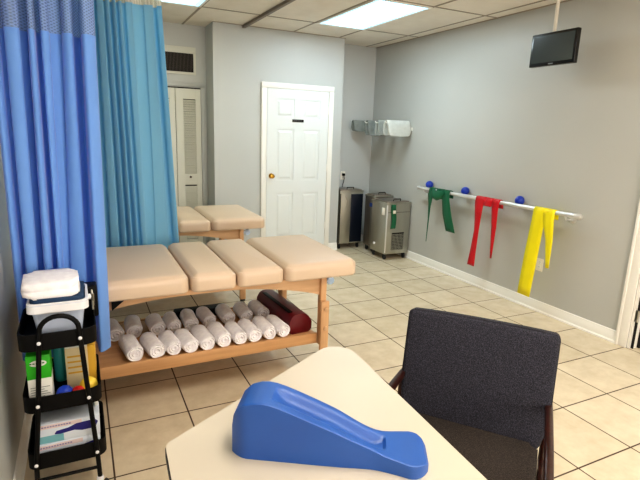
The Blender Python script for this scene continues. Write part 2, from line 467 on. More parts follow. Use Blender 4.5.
# ------------------------------------------------------------------ ceiling lights
def ceiling_light(x0, x1, y0, y1, label, m):
    t = thing('ceiling_light', label, 'light', ((x0+x1)/2, (y0+y1)/2, H), group=None)
    w, l = (x1-x0)/2, (y1-y0)/2
    bm = new(); e = .022
    for a, b in (((-w, -l), (w, -l+e)), ((-w, l-e), (w, l)), ((-w, -l+e), (-w+e, l-e)), ((w-e, -l+e), (w, l-e))):
        add_box(bm, (a[0], a[1], -.014), (b[0], b[1], -.001))
    obj('frame', bm, M['trim'], t, smooth=False)
    bm = new(); q = .075
    for a, b in (((-w+e, -l+e), (w-e, -l+q)), ((-w+e, l-q), (w-e, l-e)), ((-w+e, -l+q), (-w+q, l-q)), ((w-q, -l+q), (w-e, l-q))):
        add_box(bm, (a[0], a[1], -.009), (b[0], b[1], -.006))
    obj('prismatic_edge', bm, M['lamp_edge'], t)
    obj('diffuser', B((-w+q, -l+q, -.010), (w-q, l-q, -.006)), m, t)
    return t
ceiling_light(2.35, 2.93, 3.81, 5.01, 'bright recessed fluorescent ceiling panel in front of the white door', M['lamp'])
ceiling_light(.55, 1.13, 3.81, 5.01, 'yellowish fluorescent ceiling panel above the teal curtain', M['lamp_y'])
ceiling_light(2.35, 2.93, .15, 1.35, 'added unseen ceiling light panel over the armchair', M['lamp_added'])  # out of view, added to light the foreground
ceiling_light(.55, 1.13, .15, 1.35, 'added unseen ceiling light panel over the cream table', M['lamp_added'])  # second unseen panel, added for warm light near the camera

# ------------------------------------------------------------------ curtain tracks and curtains
def track(name, lo, hi, label):
    t = thing(name, label, 'curtain track', (lo[0], lo[1], H))
    d = Vector(hi)-Vector(lo)
    bm = new(); add_box(bm, (min(0, d.x)-(.018 if abs(d.x) < .01 else 0), min(0, d.y)-(.014 if abs(d.y) < .01 else 0), -.03),
                        (max(0, d.x)+(.018 if abs(d.x) < .01 else 0), max(0, d.y)+(.014 if abs(d.y) < .01 else 0), -.005), .003)
    obj('rail', bm, M['rail'], t)
track('curtain_track', (1.745, 2.0), (1.745, YC-.001), 'brown ceiling curtain rail running from the closet wall towards the room')
track('curtain_track', (XL+.002, 2.47), (1.72, 2.47), 'ceiling rail carrying the blue curtain')
track('curtain_track', (XL+.002, 3.68), (1.72, 3.68), 'ceiling rail carrying the teal curtain')

def curtain(label, nm, x0, x1t, x1b, yc, zb, zm, nf, amp, m1, m2, seed, lean=0.0):
    rnd = random.Random(seed)
    t = thing('curtain', label, 'curtain', (x0, yc, 0))
    ph = [rnd.uniform(0, 6.28) for _ in range(6)]
    def P(u, z):
        q = 1-(z-zb)/(H-.04-zb)           # 0 top .. 1 bottom
        xr = x1t+(x1b-x1t)*q
        # folds, irregular in width, drifting with height
        w = u + .035*math.sin(2*PI*1.7*u+ph[0]) + .02*math.sin(2*PI*3.1*u+ph[1]) + lean*q*math.sin(PI*u)
        a = amp*(.75+.35*math.sin(2*PI*2.3*u+ph[2]) + .25*q*math.sin(2*PI*1.3*u+ph[5]))
        th = 2*PI*nf*w+.55*math.sin(2*PI*1.9*u+ph[3])
        y = a*(math.cos(th)+.22*math.cos(2*th+ph[3]+q)+.2*math.cos(th*.5+ph[4]+1.5*q))
        x = x0+(xr-x0)*u + .30*(xr-x0)/nf*math.sin(2*th+.4)*(.6+.4*math.sin(2*PI*2.7*u+ph[1]))
        y += .012*q*math.sin(2*PI*1.1*u+ph[2]+q)
        return Vector((x-x0, y, z))
    N = int(nf*26)
    bm = new(); add_grid(bm, lambda u, v_: P(u, zb+(zm-zb)*v_), N, 40)
    obj('fabric', bm, m1, t, ang=180)
    bm = new(); add_grid(bm, lambda u, v_: P(u, zm+(H-.035-zm)*v_), N, 12)
    o = obj('net_header', bm, m2, t, ang=180)
    # hem lines
    bm = new(); add_grid(bm, lambda u, v_: P(u, zb+.0*v_)+Vector((0, -.0025, .025*v_)), N, 1)
    obj('bottom_hem', bm, m1, t, ang=180)
    bm = new(); add_grid(bm, lambda u, v_: P(u, zm-.012+.014*v_)+Vector((0, -.002, 0)), N, 1)
    obj('top_seam', bm, m1, t, ang=180)
curtain('blue privacy curtain with a netted top hanging left of the nearer treatment table', 'blue', XL+.03, .106, .092, 2.47, .485, 1.917, 6.0, .052, M['blue_cur'], M['blue_net'], 3, .09)
curtain('teal privacy curtain hanging behind the nearer treatment table', 'teal', XL+.03, .55, .645, 3.68, .45, 2.33, 14, .038, M['teal_cur'], M['white_net'], 23, .05)

# ------------------------------------------------------------------ treatment tables
def make_table(label, loc):
    t = thing('treatment_table', label, 'treatment table', loc, group=None)
    z0, z1 = .678, .785
    def cushion(x0, x1, crown=.008):
        bm = new(); g = .004
        nu, nv = 18, 30; r = .05; W = x1-x0-2*g; D = .83
        def edge(d):   # height drop near an edge
            return 0 if d >= r else r-math.sqrt(max(0, r*r-(r-d)**2))
        t2 = bmesh.new()
        add_box(t2, (x0+g, -D/2+.018, z0), (x1-g, D/2+.018, z1))
        # round verticals and tops in two steps
        ve = [e for e in t2.edges if abs(e.verts[0].co.z-e.verts[1].co.z) > .01]
        bmesh.ops.bevel(t2, geom=ve, offset=.055 if x1-x0 > .3 else .042, segments=8, profile=.5, affect='EDGES')
        te = [e for e in t2.edges if all(v.co.z > z1-.001 for v in e.verts) and len(e.link_faces) == 2]
        bmesh.ops.bevel(t2, geom=te, offset=.048, segments=9, profile=.5, affect='EDGES')
        be = [e for e in t2.edges if all(v.co.z < z0+.001 for v in e.verts) and len(e.link_faces) == 2]
        bmesh.ops.bevel(t2, geom=be, offset=.015, segments=4, profile=.5, affect='EDGES')
        # flatter puffed look
        for v_ in t2.verts:
            if v_.co.z > z1-.02:
                fy = abs(v_.co.y-.018)/(D/2); v_.co.z += .004-.014*fy**4
        merge(bm, t2)
        return obj('cushion', bm, M['vinyl'], t, ang=60)
    for a, b in ((-.875, -.105), (-.105, .155), (.155, .44), (.44, .935)): cushion(a, b)
    # arched aprons
    for s, y in ((-1, -.31), (1, .31)):
        bm = new(); poly = []
        x0, x1 = -.79, .735
        top = .677
        n = 24
        for k in range(n+1):
            u = k/n; x = x0+(x1-x0)*u
            e = min(u, 1-u)*2
            zl = .538+.108*math.sin(min(1, e*1.15)*PI/2)**.8
            poly.append((x, zl))
        poly += [(x1, top), (x0, top)]
        mxm = Matrix.Translation((0, y+(.012), 0)) @ Matrix.Rotation(PI/2, 4, 'X')
        add_prism(bm, poly, 0, .024, mxm)
        obj('apron', bm, M['wood'], t, smooth=False)
    for x in (-.79, .71):
        obj('end_rail', B((x, -.315, .60), (x+.024, .315, .677), .003), M['wood'], t)
    # legs: fixed post and sliding foot
    for sx, x in ((-1, -.79), (1, .735)):
        for sy in (-1, 1):
            xa, xb = (x-.002, x+.036) if sx < 0 else (x-.036, x+.002)
            y0_, y1_ = sorted((sy*.348, sy*.302))
            lg = obj('leg', B((xa, y0_, .22), (xb, y1_, .676), .004), M['woodv'], t)
            xa2, xb2 = (xa-.010, xb+.006) if sx < 0 else (xa-.006, xb+.012)
            y0_, y1_ = sorted((sy*.372, sy*.349))
            obj('sliding_foot', B((xa2, y0_, 0.018), (xb2, y1_, .520), .006), M['woodv'], lg)
            for z in (.47, .34):
                bm = new(); add_lathe(bm, [(.012, 0), (.015, .004), (.014, .010), (.006, .013)], ((xa2+xb2)/2+.003, sy*.371, z), 14,
                                      Matrix.Rotation(PI/2*(1 if sy < 0 else -1), 4, 'X'))
                obj('adjusting_knob', bm, M['wood'], lg)
            obj('rubber_foot', B((xa2+.006, y0_+.003, 0), (xb2-.006, y1_-.002, .018), .003), M['rubber'], lg)
    # lower shelf
    sh = obj('shelf', B((-.79, -.30, .272), (.69, .30, .288)), M['shelf'], t, smooth=False)
    for y in (-.322, .300): obj('shelf_rail', B((-.80, y, .228), (.692, y+.022, .296), .003), M['shelf'], sh)
    bm = new(); add_tube(bm, [(.736, -.30, .630), (.775, -.30, .630)], .009, 10)
    add_lathe(bm, [(.012, 0), (.024, .004), (.028, .016), (.024, .030), (.012, .034)], (.785, -.278, .630), 24, Matrix.Rotation(PI/2, 4, 'X'))
    obj('end_knob', bm, M['knob'], t)
    pass
    pass
    bm = new(); add_prism(bm, [(-.5, .62), (-.43, .676), (-.5, .676)], 0, .006, Matrix.Translation((0, -.352, 0)) @ Matrix.Rotation(PI/2, 4, 'X'))
    obj('corner_bracket', bm, M['black'], t, smooth=False)
    return t
TX, TY = .60, 2.93
make_table('long beige padded treatment table with rolled towels on its shelf', (TX, TY, 0))
tb2 = dup([o for o in bpy.data.objects if o.name == 'treatment_table'][0], (.549, 4.49, 0), None,
          'farther beige padded treatment table behind the teal curtain')

# ---- rolled towels
def make_towel(rnd, L=.235, r=.047):
    """axis along +y from front end at y=0"""
    bm = new(); seg = 28; ny = 10
    e1 = rnd.uniform(.94, 1.04); e2 = rnd.uniform(.90, 1.0); p1 = rnd.uniform(0, 6); flap = rnd.uniform(1.9, 3.0)
    def rad(a, y):
        q = r*(1+.035*math.sin(3*a+p1)+.02*math.sin(5*a+y*20))
        da = (a-flap) % (2*PI)
        q *= 1+.07*(1-da/(2*PI))         # loose end of the roll
        return q
    rings = []
    for j in range(ny+1):
        y = L*j/ny
        s = 1-.10*(1 if j in (0, ny) else 0)
        rings.append([bm.verts.new((rad(2*PI*k/seg, y)*e1*s*math.cos(2*PI*k/seg), y, rad(2*PI*k/seg, y)*e2*s*math.sin(2*PI*k/seg))) for k in range(seg)])
    for a, b in zip(rings, rings[1:]):
        for k in range(seg): bm.faces.new((a[k], a[(k+1) % seg], b[(k+1) % seg], b[k]))
    bm.faces.new(rings[-1])
    # spiral end
    turns = 3.2; ns = 90
    prev = None
    inner = bm.verts.new((0, .010, 0))
    ring2 = []
    for f_, dy in ((.86, -.004), (.72, .003), (.58, -.004), (.42, .004), (.28, -.003), (.14, .006)):
        ring2.append([bm.verts.new((rad(2*PI*k/seg, 0)*e1*f_*math.cos(2*PI*k/seg), dy+.002*math.sin(2*PI*k/seg*2+p1), rad(2*PI*k/seg, 0)*e2*f_*math.sin(2*PI*k/seg))) for k in range(seg)])
    allr = [rings[0]]+ring2
    for a, b in zip(allr, allr[1:]):
        for k in range(seg): bm.faces.new((b[k], b[(k+1) % seg], a[(k+1) % seg], a[k]))
    for k in range(seg): bm.faces.new((inner, ring2[-1][(k+1) % seg], ring2[-1][k]))
    return bm
front = [.206, .322, .412, .505, .600, .700, .798, .890, .985, 1.078]
back = [.130, .232, .368, .468, .570, .690, .815, .935, 1.055]
protos = []
G1, G2 = 'rolled white towels in the front row on the shelf', 'rolled white towels in the back row on the shelf'
ordn = ['first', 'second', 'third', 'fourth', 'fifth', 'sixth', 'seventh', 'eighth', 'ninth', 'last']
rnd = random.Random(5)
def towel_at(x, y, rot, label, group, r=.047):
    o = obj('rolled_towel', make_towel(rnd, rnd.uniform(.19, .21) if y < 2.8 else rnd.uniform(.17, .19), r), M['towel'])
    tag(o, label, 'towel', group)
    o.location = (x, y, .2895+r*.97); o.rotation_euler = (0, 0, rot)
    return o
for i, x in enumerate(front):
    lab = ('rolled white towel at the left end of the front shelf row' if i == 0 else
           'rolled white towel at the right end of the front shelf row, touching the burgundy bolster' if i == 9 else
           'rolled white towel, %s from the left in the front shelf row' % ordn[i])
    towel_at(x, 2.628+rnd.uniform(-.006, .01), .10+rnd.uniform(-.06, .06), lab, G1, .0455)
for i, x in enumerate(back):
    lab = ('rolled grey-white towel beside the blue curtain, left end of the back shelf row' if i == 0 else
           'rolled grey-white towel at the right end of the back shelf row, against the bolster' if i == 8 else
           'rolled grey-white towel, %s from the left in the back shelf row' % ordn[i])
    towel_at(x, 2.945+rnd.uniform(-.01, .012), .08+rnd.uniform(-.12, .12), lab, G2, .046)
# bolster
t = thing('bolster', 'dark burgundy bolster lying at the right end of the towel shelf', 'bolster', (1.192, 2.66, .2890), .06)
bm = new(); prof = round_poly([(-.07, 0), (.085, 0), (.088, .07), (.05, .128), (-.045, .128), (-.07, .08)], [.02, .02, .03, .04, .03, .02], 5)
add_prism(bm, prof, -.54, 0, Matrix.Rotation(PI/2, 4, 'X'), .008)
obj('body', bm, M['bolster'], t)
bm = new(); add_box(bm, (-.055, .05, .127), (-.025, .48, .131), .001); obj('strap', bm, M['black'], t)
t = thing('folded_mat', 'flat black mat lying behind the back row of rolled towels', 'mat', (.69, 3.17, .2885), 0)
obj('mat_body', B((-.185, -.035, 0), (.17, .05, .062), .01), M['black'], t)

# ------------------------------------------------------------------ handrail with balls and bands
ry0, ry1, rx, rz = 2.60, 4.68, 3.605, .940
t = thing('handrail', 'silver metal rail mounted along the right wall', 'rail', (rx, 0, rz))
bm = new(); add_tube(bm, [(0, ry0, .006), (0, ry1, -.004)], .0195, 16); obj('bar', bm, M['chrome'], t)
for y in (2.70, 3.60, 4.60):
    bm = new(); add_tube(bm, [(0, y, -.012), (.02, y, -.040), (.06, y, -.045), (.101, y, -.045)], .009, 10)
    add_lathe(bm, [(.032, 0), (.032, .006), (.02, .012), (.001, .013)], (.103, y, -.045), 20, Matrix.Rotation(-PI/2, 4, 'Y'))
    obj('bracket', bm, M['chrome'], t)
bm = new(); add_tube(bm, [(0, 2.55, .006), (0, 2.57, .006), (0, 2.66, .006), (0, 2.68, .006)], [.012, .026, .022, .017], 16)
obj('end_cap', bm, M['chrome'], t)
bm = new(); add_lathe(bm, [(.017, 0), (.024, .006), (.02, .02), (.001, .026)], (0, ry1, -.004), 16, Matrix.Rotation(-PI/2, 4, 'X')); obj('end_cap', bm, M['chrome'], t)
for y, lab in ((4.56, 'small dark blue ball resting on the rail above the green band'),
               (3.96, 'small dark blue ball on the rail between the green and red bands'),
               (3.235, 'small dark blue ball on the rail between the red and yellow bands')):
    bm = new(); bmesh.ops.create_icosphere(bm, subdivisions=4, radius=.044)
    o = obj('exercise_ball', bm, M['ball'], ang=180); tag(o, lab, 'ball', 'blue balls on the wall rail'); o.location = (3.657, y, rz+.043)

def ribbon(stations, sub=4):
    """stations: (y_a, y_b, z, x_a, x_b)"""
    bm = new(); rows = []
    n = len(stations)
    for i in range(n-1):
        for k in range(sub if i < n-2 else sub+1):
            f = k/sub; f_ = f
            rows.append([stations[i][q]*(1-f_)+stations[i+1][q]*f_ for q in range(5)])
    vs = [[bm.verts.new((r[3]*(1-c/3)+r[4]*c/3+.0015*math.sin(c*2), r[0]*(1-c/3)+r[1]*c/3, r[2])) for c in range(4)] for r in rows]
    for a, b in zip(vs, vs[1:]):
        for k in range(3): bm.faces.new((a[k], a[k+1], b[k+1], b[k]))
    return bm
def band(name, parts, m, label, extra=None, y=0):
    t = thing(name, label, 'exercise band', (rx, y, rz), group=None)
    for nm, st in parts:
        o = obj(nm, ribbon([(a-y, b-y, z-rz, xa-rx, xb-rx) for a, b, z, xa, xb in st]), m, t, ang=180)
        s_ = o.modifiers.new('s', 'SOLIDIFY'); s_.thickness = .003; s_.offset = 0
    if extra: extra(t)
    return t
F = rx-.0235; Bk = rx+.0235; Tp = rz+.028
def over(ya, yb, ya2=None, yb2=None):   # wrap over the bar from wall side to room side
    ya2 = ya if ya2 is None else ya2; yb2 = yb if yb2 is None else yb2
    return [(ya, yb, rz-.06, Bk+.006, Bk+.006), (ya, yb, rz+.004, Bk+.003, Bk+.003), (ya, yb, rz+.021, Bk-.006, Bk-.006), (ya, yb, Tp, rx, rx), (ya2, yb2, rz+.021, F+.006, F+.006), (ya2, yb2, rz+.002, F-.003, F-.003)]
band('resistance_band', [
    ('left_tail', over(3.00, 2.87) + [(3.01, 2.875, .80, F-.006, F-.006), (3.04, 2.90, .5, F-.004, F-.002), (3.066, 2.925, .15, F, F-.004)]),
    ('right_tail', over(2.90, 2.785) + [(2.885, 2.775, .86, F-.012, F-.010), (2.835, 2.765, .70, F-.008, F-.006), (2.805, 2.772, .46, F, F)])],
    M['yellow'], 'long yellow stretch band draped over the right end of the wall rail', y=2.9)
band('resistance_band', [
    ('left_tail', over(3.715, 3.58) + [(3.715, 3.60, .87, F-.006, F-.008), (3.70, 3.615, .76, F-.005, F-.006), (3.69, 3.63, .62, F-.004, F-.002), (3.72, 3.64, .4, F, F-.002), (3.745, 3.645, .245, F, F)]),
    ('top_wrap', over(3.60, 3.485) + [(3.60, 3.50, .885, F-.010, F-.010)]),
    ('right_tail', over(3.495, 3.40) + [(3.485, 3.405, .86, F-.006, F-.006), (3.465, 3.405, .7, F-.004, F-.004), (3.445, 3.425, .385, F, F)])],
    M['red'], 'dark red stretch band draped over the middle of the wall rail', y=3.6)
def knot(t):
    bm = new()
    add_tube(bm, [(-.034, -.10, .005), (-.045, -.05, -.035), (-.050, .01, -.050), (-.045, .05, -.045), (-.038, .09, -.005)], [.024, .046, .056, .050, .026], 14)
    for v_ in bm.verts: v_.co.x = -.022+(v_.co.x+.03)*.6
    obj('knot', bm, M['green'], t)
band('resistance_band', [
    ('left_tail', over(4.46, 4.36) + [(4.465, 4.38, .88, F-.006, F-.006), (4.45, 4.41, .76, F-.004, F-.002), (4.445, 4.425, .6, F, F), (4.45, 4.44, .335, F, F)]),
    ('loop', over(4.33, 4.21) + [(4.34, 4.20, .86, F-.012, F-.012)]),
    ('right_tail', over(4.22, 4.11) + [(4.22, 4.10, .88, F-.010, F-.010), (4.19, 4.05, .7, F-.006, F-.004), (4.12, 3.975, .525, F, F)])],
    M['green'], 'dark green stretch band knotted over the left end of the wall rail', knot, y=4.3)

# ------------------------------------------------------------------ television
t = thing('television', 'small black flat television hanging from a white ceiling pole', 'television', (3.50, 2.91, 0))
obj('housing', B((-.058, -.212, 2.128), (-.018, .212, 2.382), .006, 3), M['blackp'], t)
scr = mat('screen_glass', srgb(52, 60, 62), .22); 
obj('screen', B((-.0595, -.192, 2.155), (-.0575, .192, 2.362), 0), scr, t)
bm = new(); add_box(bm, (-.0600, -.022, 2.137), (-.0583, .022, 2.145)); obj('maker_mark', bm, mat('silver_mark', srgb(130, 132, 134), .4), t)
obj('rear_bulge', B((-.02, -.12, 2.18), (.012, .12, 2.33), .01, 3), M['blackp'], t)
bm = new(); add_tube(bm, [(.03, .075, 2.22), (.03, .075, H-.008)], .0145, 14)
add_lathe(bm, [(.05, 0), (.05, .006), (.02, .014), (.001, .015)], (.03, .075, H-.016), 20)
obj('ceiling_pole', bm, M['tube_wht'], t)
obj('mount_plate', B((.008, .02, 2.2), (.020, .12, 2.3), .002), M['black'], t)

# ------------------------------------------------------------------ outlets
def outlet(loc, rotz, label):
    t = thing('wall_outlet', label, 'outlet', loc, rotz)
    obj('cover_plate', B((-.036, -.006, 0), (.036, 0, .115), .002), M['outlet'], t)
    for z in (.022, .066):
        bm = new(); add_box(bm, (-.016, -.0075, z), (.016, -.006, z+.028), .0005)
        rc = obj('receptacle', bm, M['trim'], t)
        bm = new()
        for dx in (-.006, .006): add_box(bm, (dx-.001, -.0082, z+.013), (dx+.001, -.0076, z+.022))
        add_box(bm, (-.002, -.0082, z+.004), (.002, -.0076, z+.008))
        obj('slots', bm, M['dark'], rc)
    return t
outlet((XR, 2.965, .375), -PI/2, 'cream wall outlet low on the right wall behind the yellow band')
o2 = outlet((3.27, YB, .90), 0, 'cream wall outlet on the back wall above the steel cabinet')
pl = thing('power_plug', 'black plug and cord in the outlet above the steel cabinet', 'plug', (3.27, YB-.0085, .97))
obj('plug_body', B((-.018, -.035, -.012), (.018, 0, .02), .005), M['black'], pl)
bm = new(); add_tube(bm, [(0, -.03, -.01), (0, -.045, -.05), (-.01, -.04, -.10), (-.02, -.03, -.16), (-.01, -.03, -.21)], .0045, 8); obj('cord', bm, M['black'], pl)

# ------------------------------------------------------------------ steel hot pack cabinets
def caster(parent, x, y, r=.028, name='caster'):
    bm = new(); add_lathe(bm, [(r*.6, -.011), (r, -.009), (r, .009), (r*.6, .011)], (x, y, r), 18, Matrix.Rotation(PI/2, 4, 'Y'))
    add_box(bm, (x-.016, y-.012, r), (x-.012, y+.016, r*2+.014)); add_box(bm, (x+.012, y-.012, r), (x+.016, y+.016, r*2+.014))
    add_box(bm, (x-.016, y-.012, r*2+.008), (x+.016, y+.016, r*2+.016))
    return obj(name, bm, M['rubber'], parent)
def cabinet(label, x0, x1, y0, y1, z0, z1, m, kind):
    t = thing('hot_pack_cabinet', label, 'cabinet', ((x0+x1)/2, (y0+y1)/2, 0))
    w, l = (x1-x0)/2, (y1-y0)/2
    obj('body', B((-w, -l, z0), (w, l, z1), .008, 2), m, t)
    # raised rim and lid
    bm = new()
    for a, b in (((-w-.003, -l-.003), (w+.003, -l+.012)), ((-w-.003, l-.012), (w+.003, l+.003)), ((-w-.003, -l+.012), (-w+.012, l-.012)), ((w-.012, -l+.012), (w+.003, l-.012))):
        add_box(bm, (a[0], a[1], z1-.004), (b[0], b[1], z1+.018), .003)
    obj('top_rim', bm, M['steel'], t)
    lid = obj('lid', B((-w+.016, -l+.016, z1+.002), (w-.016, l-.016, z1+.03), .006), M['steel2'], t)
    bm = new(); add_tube(bm, [(-.05, -l+.05, z1+.028), (-.05, -l+.05, z1+.055), (.05, -l+.05, z1+.055), (.05, -l+.05, z1+.028)], .006, 8)
    obj('lid_handle', bm, M['black'], lid)
    for sx in (-1, 1):
        for sy in (-1, 1): caster(t, sx*(w-.035), sy*(l-.045))
    if kind == 'grille':
        bm = new()
        for k in range(9):
            x = -.075+k*.0205; add_box(bm, (x, -l-.004, .13), (x+.005, -l-.001, .33))
        for k in range(11):
            z = .13+k*.019; add_box(bm, (-.075, -l-.0045, z), (.095, -l-.0015, z+.004))
        g = obj('vent_grille', bm, M['steel'], t, smooth=False)
        obj('grille_backing', B((-.08, -l-.0015, .125), (.10, -l+.0005, .345)), M['dark'], g)
        obj('upper_panel', B((-w+.02, -l-.002, .60), (w-.01, -l+.001, .604)), M['dark'], t)
        obj('corner_strip', B((-w-.001, -l-.005, z0+.02), (-w+.018, -l+.001, z1-.01), .002), M['chrome'], t)
        obj('handle_pad', B((-w-.004, -l+.04, z1-.14), (-w+.001, -l+.10, z1-.05), .002), M['outlet'], t)
        obj('drain_tap', B((-w-.018, l-.12, .16), (-w+.001, l-.09, .19), .004), M['white_plastic'], t)
    if kind == 'panel':
        obj('front_panel', B((-.01, -l-.004, z0+.02), (w-.006, -l+.001, z1-.03), .002), M['navy'], t)
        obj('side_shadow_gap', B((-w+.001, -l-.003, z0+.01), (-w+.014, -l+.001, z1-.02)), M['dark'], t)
        bm = new(); add_tube(bm, [(-.10, -l-.002, z1-.05), (-.06, -l-.006, z1-.12), (-.09, -l-.003, z1-.22)], .003, 8); obj('chain', bm, M['steel'], t)
    if kind == 'side':
        obj('side_panel', B((-w-.004, -l+.02, z0+.03), (-w+.001, l-.15, z1-.03), .002), M['steel'], t)
        obj('label_patch', B((-w-.0055, -l+.03, z1-.13), (-w-.0035, -l+.10, z1-.08)), mat('blue_label', srgb(40, 66, 130), .4), t)
    return t
cabinet('wheeled stainless steel hot pack cabinet with a vent grille in its front', 3.335, 3.690, 4.93, 5.27, .075, .705, M['steel'], 'grille')
cabinet('stainless cabinet tucked between the grille-fronted one and the corner', 3.400, 3.690, 5.325, 5.55, .075, .735, M['steel2'], 'side')
cabinet('stainless cabinet with a dark front panel against the back wall below the outlet', 3.055, 3.41, 5.62, 5.925, .075, .775, M['steel'], 'panel')
gb = thing('resistance_band', 'short green band hanging down the front of the grille-fronted steel cabinet', 'exercise band', (3.435, 4.924, .40))
bm = new(); add_grid(bm, lambda u, v_: Vector((-.035+.07*u+.008*math.sin(v_*5), -.006-.004*math.sin(u*6+v_*3), .30*v_)), 6, 14)
o = obj('hanging_strip', bm, M['green'], gb); o.modifiers.new('s', 'SOLIDIFY').thickness = .004
obj('clip', B((-.02, -.017, .19), (.02, -.012, .23), .003), M['outlet'], gb)

# ------------------------------------------------------------------ rack with hot pack covers
t = thing('drying_rack', 'white wire rack high on the right wall in the corner', 'rack', (XR, 5.45, 1.60))
bm = new(); add_box(bm, (-.012, -.42, -.01), (-.001, .40, .03), .003); obj('wall_bar', bm, M['trim'], t)
RY = (5.09, 5.31, 5.56, 5.80)
for y in RY:
    bm = new(); add_tube(bm, [(-.012, y-5.45, .075), (-.36, y-5.45, .075), (-.372, y-5.45, .090)], .006, 8)
    add_tube(bm, [(-.012, y-5.45, 0), (-.10, y-5.45, -.03), (-.22, y-5.45, .075)], .005, 8)
    add_tube(bm, [(-.014, y-5.45, -.005), (-.014, y-5.45, .08)], .006, 8)
    obj('arm', bm, M['trim'], t)
def cover(y, x0, x1, drop, spread, m, label, seed):
    rnd = random.Random(seed); p = rnd.uniform(0, 6)
    bm = new()
    def f(u, v_):
        s = (v_-.5)*2
        x = (x0+x1)/2+(x1-x0)*(u-.5)*(1-.16*abs(s)**7) + .006*math.sin(5*v_+p)
        a = min(1, abs(s)*1.0)
        r = .014
        if abs(s) < .16:
            th = s/.16*PI/2; yy = math.sin(th)*r; z = math.cos(th)*r
        else:
            q = (abs(s)-.16)/.84; yy = math.copysign(r+spread*q**.7*(1-.35*q), s); z = -drop*q
        corner = .03*max(0, abs(u-.5)*2-.75)/.25*(abs(s)**6)
        z += .004*math.sin(u*7+p)*abs(s)
        yy += .004*math.sin(u*6+p+s)
        return Vector((x-3.5, yy, z))
    add_grid(bm, f, 18, 40)
    o = obj('hot_pack_cover', bm, m, ang=180); s_ = o.modifiers.new('s', 'SOLIDIFY'); s_.thickness = .012; s_.offset = 1
    b_ = o.modifiers.new('b', 'SUBSURF'); b_.levels = 1; b_.render_levels = 1
    tag(o, label, 'towel cover', 'terry hot pack covers on the corner rack'); o.location = (3.5, y, 1.683)
cover(RY[0], 3.350, 3.685, .165, .050, M['pack'], 'lightest quilted hot pack cover, nearest on the corner rack', 1)
cover(RY[1], 3.36, 3.60, .16, .026, M['pack_half_shaded'], 'terry hot pack cover toned as half shaded, second from the front on the corner rack', 2)
cover(RY[2], 3.37, 3.60, .17, .025, M['pack_shaded'], 'terry hot pack cover toned as shaded, third from the front on the corner rack', 3)
cover(RY[3], 3.30, 3.50, .12, .018, M['pack_shaded'], 'hot pack cover toned as shaded at the back end of the corner rack', 4)

# ------------------------------------------------------------------ trapezoid table with foam wedge
PA, PB = Vector((.152, 1.170)), Vector((.892, 1.592))
PC, PD = Vector((.79, .10)), Vector((.115, .43))
t = thing('activity_table', 'cream trapezoid table with a black edge in the foreground', 'table', (.48, .85, 0))
poly = [(p.x-.48, p.y-.85) for p in (PA, PB, PC, PD)]
rp = round_poly(poly, [.035, .075, .075, .035], 8)
bm = new(); add_prism(bm, rp, .744, .750, None); obj('tabletop', bm, M['desk'], t, smooth=False)
bm = new(); c = Vector((0, 0)); 
add_prism(bm, [(x*1.006, y*1.006) for x, y in rp], .718, .7435, None, .003); obj('edge_band', bm, M['edge'], t)
for (x, y) in ((.23, 1.10), (.80, 1.42), (.72, .24), (.19, .52)):
    bm = new(); add_tube(bm, [(x-.48, y-.85, .717), (x-.48, y-.85, .35), (x-.48, y-.85, .02)], [.018, .017, .013], 14)
    lg = obj('leg', bm, M['chrome'], t)
    bm = new(); add_lathe(bm, [(.018, 0), (.018, .008), (.014, .024)], (x-.48, y-.85, 0), 14); obj('foot_glide', bm, M['rubber'], lg)
bm = new(); add_prism(bm, [(x*.86, y*.86) for x, y in poly], .665, .7175, None); 
obj('apron_frame', bm, M['edge'], t)

# wedge
w = thing('foam_wedge', 'blue foam leg wedge with a grooved slope lying on the cream table', 'foam wedge', (.304, 1.045, .7502), math.atan2(-.230, .378))
prof = [(-.0, 0), (-.010, .012), (-.015, .035), (-.017, .077), (-.012, .110), (-.003, .132), (.016, .150), (.042, .159), (.062, .1605), (.082, .158), (.105, .151), (.130, .141), (.165, .126), (.2, .111), (.24, .095), (.277, .079), (.315, .062), (.345, .050), (.365, .043), (.388, .039), (.424, .035), (.455, .034), (.468, .030), (.476, .020), (.474, .008), (.468, 0)]
# densify
pp = []
for a, b in zip(prof, prof[1:]):
    for k in range(3): pp.append((a[0]+(b[0]-a[0])*k/3, a[1]+(b[1]-a[1])*k/3))
pp.append(prof[-1])
bm = new(); NV = 28; WW = .114
def wprof(i, v_):
    u, z = pp[i]
    z *= 1-.035*max(0, min(1, (.25-u)/.15))
    # rounded paddle end and waist
    k = max(0, (u-.425)/.051); k = min(1, k)
    waist = .003*math.exp(-((u-.33)/.05)**2)
    fl = .019*max(0, min(1, (u-.34)/.09))**1.5
    k0 = max(0, (.03-u)/.047)
    y0 = waist-fl+.036*k**3+.026*k0**2; y1 = WW-waist-.036*k**3+fl*.7-.014*math.exp(-((u-.32)/.075)**2)-.02*k0**2
    y = y0+(y1-y0)*v_
    if z > .03 and .07 < u < .375:
        # groove
        e = min(1, (u-.085)/.03 if u > .085 else 0, (.372-u)/.03); e = max(0, e)
        g = math.exp(-(((v_-.53)/.23)**4))
        z -= .021*g*math.sqrt(e)
    # soften side edges
    ed = min(v_, 1-v_)
    if z > .01 and ed < .03: z -= .0012*(1-ed/.03)
    return Vector((u, y, z))
vs = [[bm.verts.new(wprof(i, [0, .012, .03][j] if j < 3 else (1-[0, .012, .03][NV-j] if j > NV-3 else .03+(j-2)/(NV-4)*.94))) for j in range(NV+1)] for i in range(len(pp))]
for i in range(len(pp)-1):
    for j in range(NV): bm.faces.new((vs[i][j], vs[i+1][j], vs[i+1][j+1], vs[i][j+1]))
